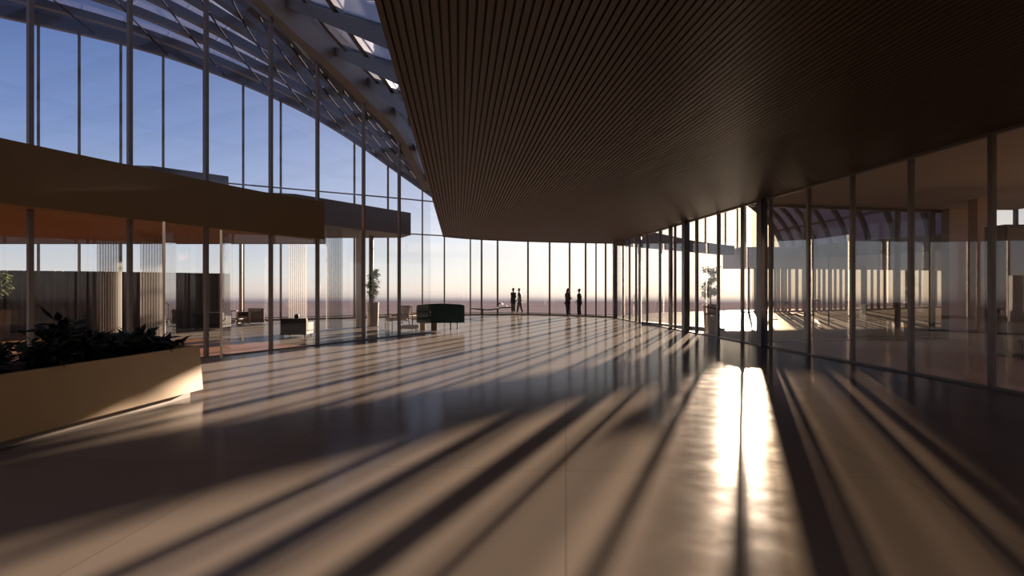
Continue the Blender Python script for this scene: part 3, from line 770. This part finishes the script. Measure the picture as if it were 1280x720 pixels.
# side room furniture
t = thing('wardrobe', 'tall grey cabinet at the right photo edge behind the glass', 'cabinet', (13.1, 16.2, 0))
bm = B(); box(bm, -.85, .9, -.3, .4, .08, 3.3, .01); obj('body', bm, 'greypanel', t)
bm = B(); box(bm, -.82, .02, -.33, -.3, .12, 3.26, .008); box(bm, .04, .87, -.33, -.3, .12, 3.26, .008); obj('doors', bm, 'greypanel', t)
bm = B(); box(bm, -.8, .85, -.25, .35, 0, .08); obj('plinth', bm, 'black', t)
t = thing('bench', 'low dark bench on the side room floor near the grey cabinet', 'bench', (12.75, 15.2, 0))
bm = B(); rounded(bm, -.55, .7, -.22, .22, .40, .46, .01); obj('seat', bm, 'black', t)
for x in (-.48, .62):
    bm = B(); tube(bm, [(x,-.18,0), (x,-.18,.42), (x,.18,.42), (x,.18,0)], .018, 8); obj('leg_frame', bm, 'black', t)
bm = B(); box(bm, 13.75, 14.2, 18.9, 19.3, 0, CZ); tag(obj('square_column', bm, 'tanwall'), 'square tan column right of the courtyard glazing in the side room', 'column')

# ------------------------------------------------------------------ courtyard canopy, ring wing and vault beyond the right wall
cp = [(6.2,35,0), (8.6,37.6,0), (11.3,40.5,0), (14.2,43.7,0), (15.8,45.4,0)]
bm = B(); cps = smooth_path(cp, 12)
def ctop(i): return 5.15-.4*min(1, i/6)
v0 = []
for i, p in enumerate(cps):
    nrm = Vector((.74, -.67, 0)); zt = ctop(i)
    v0.append([bm.verts.new((p.x, p.y, 4.1)), bm.verts.new((p.x, p.y, zt)), bm.verts.new((p.x-nrm.x*.7, p.y-nrm.y*.7, zt)), bm.verts.new((p.x-nrm.x*.7, p.y-nrm.y*.7, 4.1))])
for a, b in zip(v0, v0[1:]):
    for k in range(4): bm.faces.new((a[k], a[(k+1) % 4], b[(k+1) % 4], b[k]))
bm.faces.new(v0[0][::-1]); bm.faces.new(v0[-1])
cn = tag(obj('canopy_beam', bm, 'slab'), 'thin concrete canopy beam running outwards below the sun', 'beam')

wing = thing('pavilion_wing', 'curved glazed wing with flat roof band across the courtyard', 'building')
rp = smooth_path([(15.9,44.3,0), (19.2,44.5,0), (26.4,46,0), (34,48.6,0), (42,53,0)], 30)
bm = B(); prism(bm, [(p.x, p.y) for p in rp] + [(p.x, p.y+4) for p in rp[::-1]], 3.2, 4.6); obj('roof_slab', bm, 'ring', wing)
gp = smooth_path([(16.5,45.8,0), (19.6,46.9,0), (27,50.5,0), (34,55,0), (44.5,62,0)], 80)
def gp_at(px):
    k = (px-640)/F
    for a, b in zip(gp, gp[1:]):
        fa = a.x-k*a.y; fb = b.x-k*b.y
        if fa*fb <= 0: return a.lerp(b, fa/(fa-fb))
random.seed(2)
for px in (929, 936, 944, 951, 969, 973, 978, 982, 987, 996, 1004, 1018, 1024, 1030, 1038, 1044, 1051, 1058, 1066, 1078, 1082, 1090, 1098, 1106, 1118, 1133, 1150, 1170, 1192):
    q = gp_at(px)
    if q: obj('mullion', mullion_mesh(q.x, q.y, random.choice((.1, .12, .16)), .16, 0, 3.9, .5), 'mullion', wing)
bm = B(); sweep(bm, [(p.x, p.y, .05) for p in gp], .12, .12); obj('bottom_rail', bm, 'mullion', wing)
bm = B(); prism(bm, [(p.x, p.y) for p in gp[10:]] + [(p.x-.5, p.y+.8) for p in gp[:9:-1]], 3.9, 4.3); obj('rear_beam', bm, 'grey', wing)
for x, y, lab in ((24.0, 43.6, 'dark round column under the far wing roof, right of centre'), (14.6, 29.5, 'thin dark post in the middle of the courtyard'), (13.0, 27.6, 'thin dark post left of another post in the courtyard')):
    r = .13 if x > 20 else .035
    bm = B(); tube(bm, [(0,0,0), (0,0,3.25 if x > 20 else 4.0)], r, 14); o = obj('courtyard_post', bm, 'steel'); o.location = (x, y, 0); tag(o, lab, 'column')

vault = thing('glass_vault', 'ribbed blue-grey barrel vault above the courtyard behind the glass', 'roof')
VB = 48.0
def vpt(y, th, r=0):
    # rib stands across the vault; springing runs towards the camera and to the right
    cx = 10.2 + (VB-y)*.31; a = 10.2+r; b = 6.2+(VB-y)*.14+r
    return Vector((cx + a*math.cos(th), y + .0*math.cos(th), 3.9 + b*math.sin(th)))
VTH = math.radians(112)
ribs_y = [48, 46.9, 45.9, 44.9, 43.6, 42.2, 40.6, 38.8, 36.6, 34.2]
for y in ribs_y:
    bm = B(); sweep(bm, [vpt(y, VTH*k/40) for k in range(41)], .2 if y < 48 else .3, .34, (0,1,0)); obj('rib', bm, 'roofsteel', vault)
bm = B(); nv_ = 40
g = [[bm.verts.new(vpt(y, VTH*k/nv_, .16)) for k in range(nv_+1)] for y in (48.1, 44, 40, 36.5, 34)]
for a, b in zip(g, g[1:]):
    for k in range(nv_): bm.faces.new((a[k], a[k+1], b[k+1], b[k]))
r = bmesh.ops.extrude_face_region(bm, geom=bm.faces[:])
for v in [v for v in r['geom'] if isinstance(v, bmesh.types.BMVert)]: v.co.z += .03
obj('glazing', bm, 'vaultglass', vault)
for th in (.35, .75, 1.2, 1.7, 1.93):
    bm = B(); sweep(bm, [vpt(y, th) for y in (48, 44, 40, 36.5, 34)], .1, .14); obj('purlin', bm, 'roofsteel', vault)
for x in (19.6, 19.0, 18.5, 17.5, 16.9, 16.0, 15.6, 14.5, 13.8, 12.8, 11.2, 9.5, 7.6):
    c = (x-10.2)/10.0; th = math.acos(max(-1, min(1, c)))
    bm = B(); bar(bm, (x, 48, 4.35), (x, 48, 3.9+6.2*math.sin(th)), .11, .14, (0,1,0)); obj('end_mullion', bm, 'mullion', vault)
bm = B(); sweep(bm, [(20.3,47.9,4.3), (24.6,34,4.3)], .4, .9); obj('springing_beam', bm, 'grey', vault)

# ------------------------------------------------------------------ people
def skin_obj(name, verts, edges, radii, m, parent, root=0, sub=2):
    me = bpy.data.meshes.new(name); me.from_pydata([tuple(v) for v in verts], edges, []); me.update()
    o = bpy.data.objects.new(name, me); C.objects.link(o); me.materials.append(M[m])
    if parent: o.parent = parent
    md = o.modifiers.new('skin', 'SKIN'); md.use_smooth_shade = True
    sv = me.skin_vertices[0].data
    for i, r in enumerate(radii):
        sv[i].radius = (r, r) if isinstance(r, (int, float)) else r
        sv[i].use_root = (i == root)
    s = o.modifiers.new('sub', 'SUBSURF'); s.levels = sub; s.render_levels = sub
    return o
class Fig:
    def __init__(s): s.v = []; s.e = []; s.r = []
    def add(s, p, r, to=None):
        s.v.append(Vector(p)); s.r.append(r); i = len(s.v)-1
        if to is not None: s.e.append((to, i))
        return i
def person(loc, rz, J, lab, top, bottom, scale=1.0, long_hair=False):
    """J: joints (x right, y forward, z up) for hips, chest, neck, head, shoulders, elbows, wrists, knees, ankles"""
    t = thing('person', lab, 'person', loc, rz); t.scale = (scale,)*3
    f = Fig()
    hip = f.add(J['hip'], (.135, .10)); ch0 = f.add(Vector(J['hip']).lerp(Vector(J['chest']), .5), (.12, .09), hip)
    ch = f.add(J['chest'], (.15, .10), ch0); nb = f.add(J['neck'], (.06, .055), ch)
    hd = Vector(J['head']); nk = Vector(J['neck'])
    h0 = f.add(nk.lerp(hd, .35), .052, nb); h1 = f.add(nk.lerp(hd, .7), (.068, .08), h0)
    h2 = f.add(hd, (.076, .092), h1); h3 = f.add(hd+(hd-nk).normalized()*.07, (.058, .066), h2)
    for s in (0, 1):
        sh = f.add(J['shoulder'][s], .055, ch); el = f.add(J['elbow'][s], .04, sh); wr = f.add(J['wrist'][s], .026, el)
        d = (Vector(J['wrist'][s])-Vector(J['elbow'][s])).normalized()
        pm = f.add(Vector(J['wrist'][s])+d*.05, (.036, .018), wr)
        side = d.cross(Vector((0, 1, .2))); side = side.normalized() if side.length > .1 else Vector((1, 0, 0))
        base = Vector(J['wrist'][s])+d*.085
        for k, (o_, ln) in enumerate(((-.028,.062), (-.010,.074), (.010,.070), (.028,.055))):
            a = f.add(base+side*o_, .0095, pm); b = f.add(base+side*o_*1.1+d*ln*.55+Vector((0,.008,0)), .0085, a)
            f.add(base+side*o_*1.1+d*ln+Vector((0,.022,0)), .0075, b)
        th = f.add(Vector(J['wrist'][s])+d*.045-side*.042, .010, pm); f.add(Vector(J['wrist'][s])+d*.085-side*.052, .008, th)
        hp = f.add(Vector(J['hip'])+Vector(((-.085, .085)[s], 0, -.05)), .095, hip)
        kn = f.add(J['knee'][s], .06, hp); an = f.add(J['ankle'][s], .04, kn)
        f.add(Vector(J['ankle'][s])+Vector(J.get('toe', (0,.13,-.04))), (.04, .03), an)
    body = skin_obj('body', f.v, f.e, f.r, 'skin', t)
    # face details on the head: nose, ears
    fwd = Vector(J.get('face', (0,1,0))).normalized(); rt = fwd.cross(Vector((0,0,1))).normalized()
    bm = B(); tube(bm, [hd+fwd*.085, hd+fwd*.112+Vector((0,0,-.035)), hd+fwd*.09+Vector((0,0,-.045))], [.008, .014, .009], 8)
    obj('nose', bm, 'skin', t, smooth=True)
    bm = B(); tube(bm, [hd+fwd*.085+rt*.025+Vector((0,0,-.068)), hd+fwd*.094+Vector((0,0,-.068)), hd+fwd*.085-rt*.025+Vector((0,0,-.068))], [.003, .007, .003], 8)
    tag(obj('mouth', bm, 'skin', t, smooth=True))
    for s in (-1, 1):
        bm = B(); tube(bm, [hd+rt*s*.076+Vector((0,0,.02)), hd+rt*s*.088, hd+rt*s*.078+Vector((0,0,-.035))], [.01, .014, .008], 8); obj('ear', bm, 'skin', t, smooth=True)
        bm = B(); lathe(bm, [(.001,-.008), (.009,0), (.001,.008)], 8, tuple(hd+fwd*.086+rt*s*.032+Vector((0,0,.002)))); obj('eye', bm, 'black', t)
    g = Fig(); a = g.add(J['hip'], (.18, .145)); b = g.add(Vector(J['hip']).lerp(Vector(J['chest']), .5), (.17, .14), a)
    c = g.add(J['chest'], (.195, .15), b); nn_ = g.add(Vector(J['chest']).lerp(nk, .8), (.10, .09), c)
    for s in (0, 1):
        sh = g.add(J['shoulder'][s], .085, c); el = g.add(J['elbow'][s], .066, sh); g.add(Vector(J['elbow'][s]).lerp(Vector(J['wrist'][s]), .92), .043, el)
    tail = g.add(Vector(J['hip'])+Vector((0,0,-.14)), (.185, .145), a)
    skin_obj('jacket', g.v, g.e, g.r, top, t)
    g = Fig(); a = g.add(Vector(J['hip'])+Vector((0,0,.02)), (.14, .11))
    for s in (0, 1):
        hp = g.add(Vector(J['hip'])+Vector(((-.085, .085)[s], 0, -.07)), .125, a)
        kn = g.add(J['knee'][s], .092, hp); g.add(Vector(J['knee'][s]).lerp(Vector(J['ankle'][s]), .95), .072, kn)
    skin_obj('trousers', g.v, g.e, g.r, bottom, t)
    for s in (0, 1):
        an = Vector(J['ankle'][s]); g = Fig(); tv = Vector(J.get('toe', (0,.13,-.04)))
        a = g.add(an+Vector((0,-.03,-.035)), (.045, .035)); b = g.add(an+tv*.6+Vector((0,0,-.022)), (.046, .030), a); g.add(an+tv*1.15+Vector((0,0,-.005)), (.034, .022), b)
        skin_obj('shoe', g.v, g.e, g.r, 'black', t, sub=1)
    bm = B(); r = bmesh.ops.create_uvsphere(bm, u_segments=18, v_segments=12, radius=1)
    for v in bm.verts: v.co = Vector((v.co.x*.088, v.co.y*.104, v.co.z*.10))
    cut = [v for v in bm.verts if (v.co.y > .03 and v.co.z < .045) or v.co.z < (-.09 if long_hair else -.055)]
    bmesh.ops.delete(bm, geom=cut, context='VERTS')
    R = fwd.to_track_quat('Y', 'Z').to_matrix()
    for v in bm.verts: v.co = R @ v.co + hd + Vector((0,0,.028)) - fwd*.012
    if long_hair: tube(bm, [hd-fwd*.09+Vector((0,0,.0)), hd-fwd*.105+Vector((0,0,-.12)), hd-fwd*.09+Vector((0,0,-.2))], [.05, .06, .03], 10)
    obj('hair', bm, 'hair', t, smooth=True)
    return t
def standing(lean=0.0, step=.0, arms='down', turn=0.0):
    J = dict(hip=(0, 0, .93), chest=(0, lean*.25, 1.30), neck=(0, lean*.42, 1.48), head=(0, lean*.55+.03, 1.635),
             shoulder=[(-.19, lean*.36, 1.40), (.19, lean*.36, 1.40)],
             knee=[(-.095, step*.25+.02, .50), (.095, -step*.2+.03, .50)], ankle=[(-.10, step*.5, .085), (.10, -step*.5, .085)])
    if arms == 'down':
        J['elbow'] = [(-.205, lean*.2-.02, 1.12), (.205, lean*.2-.02, 1.12)]; J['wrist'] = [(-.19, lean*.1+.07, .87), (.19, lean*.1+.07, .87)]
    elif arms == 'folded':
        J['elbow'] = [(-.24, .04, 1.12), (.24, .04, 1.12)]; J['wrist'] = [(-.06, .19, 1.14), (.08, .20, 1.10)]
    elif arms == 'pocket':
        J['elbow'] = [(-.27, -.08, 1.13), (.27, -.08, 1.13)]; J['wrist'] = [(-.20, .09, .93), (.20, .09, .93)]
    elif arms == 'front':
        J['elbow'] = [(-.21, -.02, 1.12), (.21, -.02, 1.12)]; J['wrist'] = [(-.05, .15, 1.0), (.06, .16, .99)]
    return J
Y1 = 43.9
person(((641.8-640)/F*Y1, Y1, 0), .9, standing(0, .04, 'down'), 'person in dark coat standing left of the terrace pair, back to camera', 'suit', 'trousers')
person(((650.0-640)/F*(Y1-.2), Y1-.2, 0), 1.35, standing(.10, .34, 'front'), 'person in brown jacket stepping and leaning towards the dark-coated terrace companion', 'jacket', 'trousers', .99)
Y2 = 38.9
person(((709.3-640)/F*Y2, Y2, 0), -1.15, standing(.06, .10, 'folded'), 'person in brownish jacket with folded arms facing right by the facade', 'jacket', 'trousers', .99, True)
person(((724.3-640)/F*(Y2-.3), Y2-.3, 0), 1.2, standing(.0, .06, 'front'), 'person in dark suit facing left with hands held together', 'suit', 'trousers', .975)
# reclining person in the dark armchair (faces away from the camera)
Js = dict(hip=(0, .12, .44), chest=(0, -.10, .50), neck=(0, -.19, .61), head=(0, -.21, .745), shoulder=[(-.19, -.14, .55), (.19, -.14, .55)],
          elbow=[(-.25, .04, .48), (.25, .04, .48)], wrist=[(-.2, .26, .56), (.2, .26, .56)],
          knee=[(-.11, .42, .58), (.11, .42, .58)], ankle=[(-.11, .62, .13), (.11, .62, .13)])
person(((374-640)/F*22.9, 22.85, 0), 0, Js, 'seated person with dark hair whose head shows above the dark armchair', 'suit', 'trousers', .93)
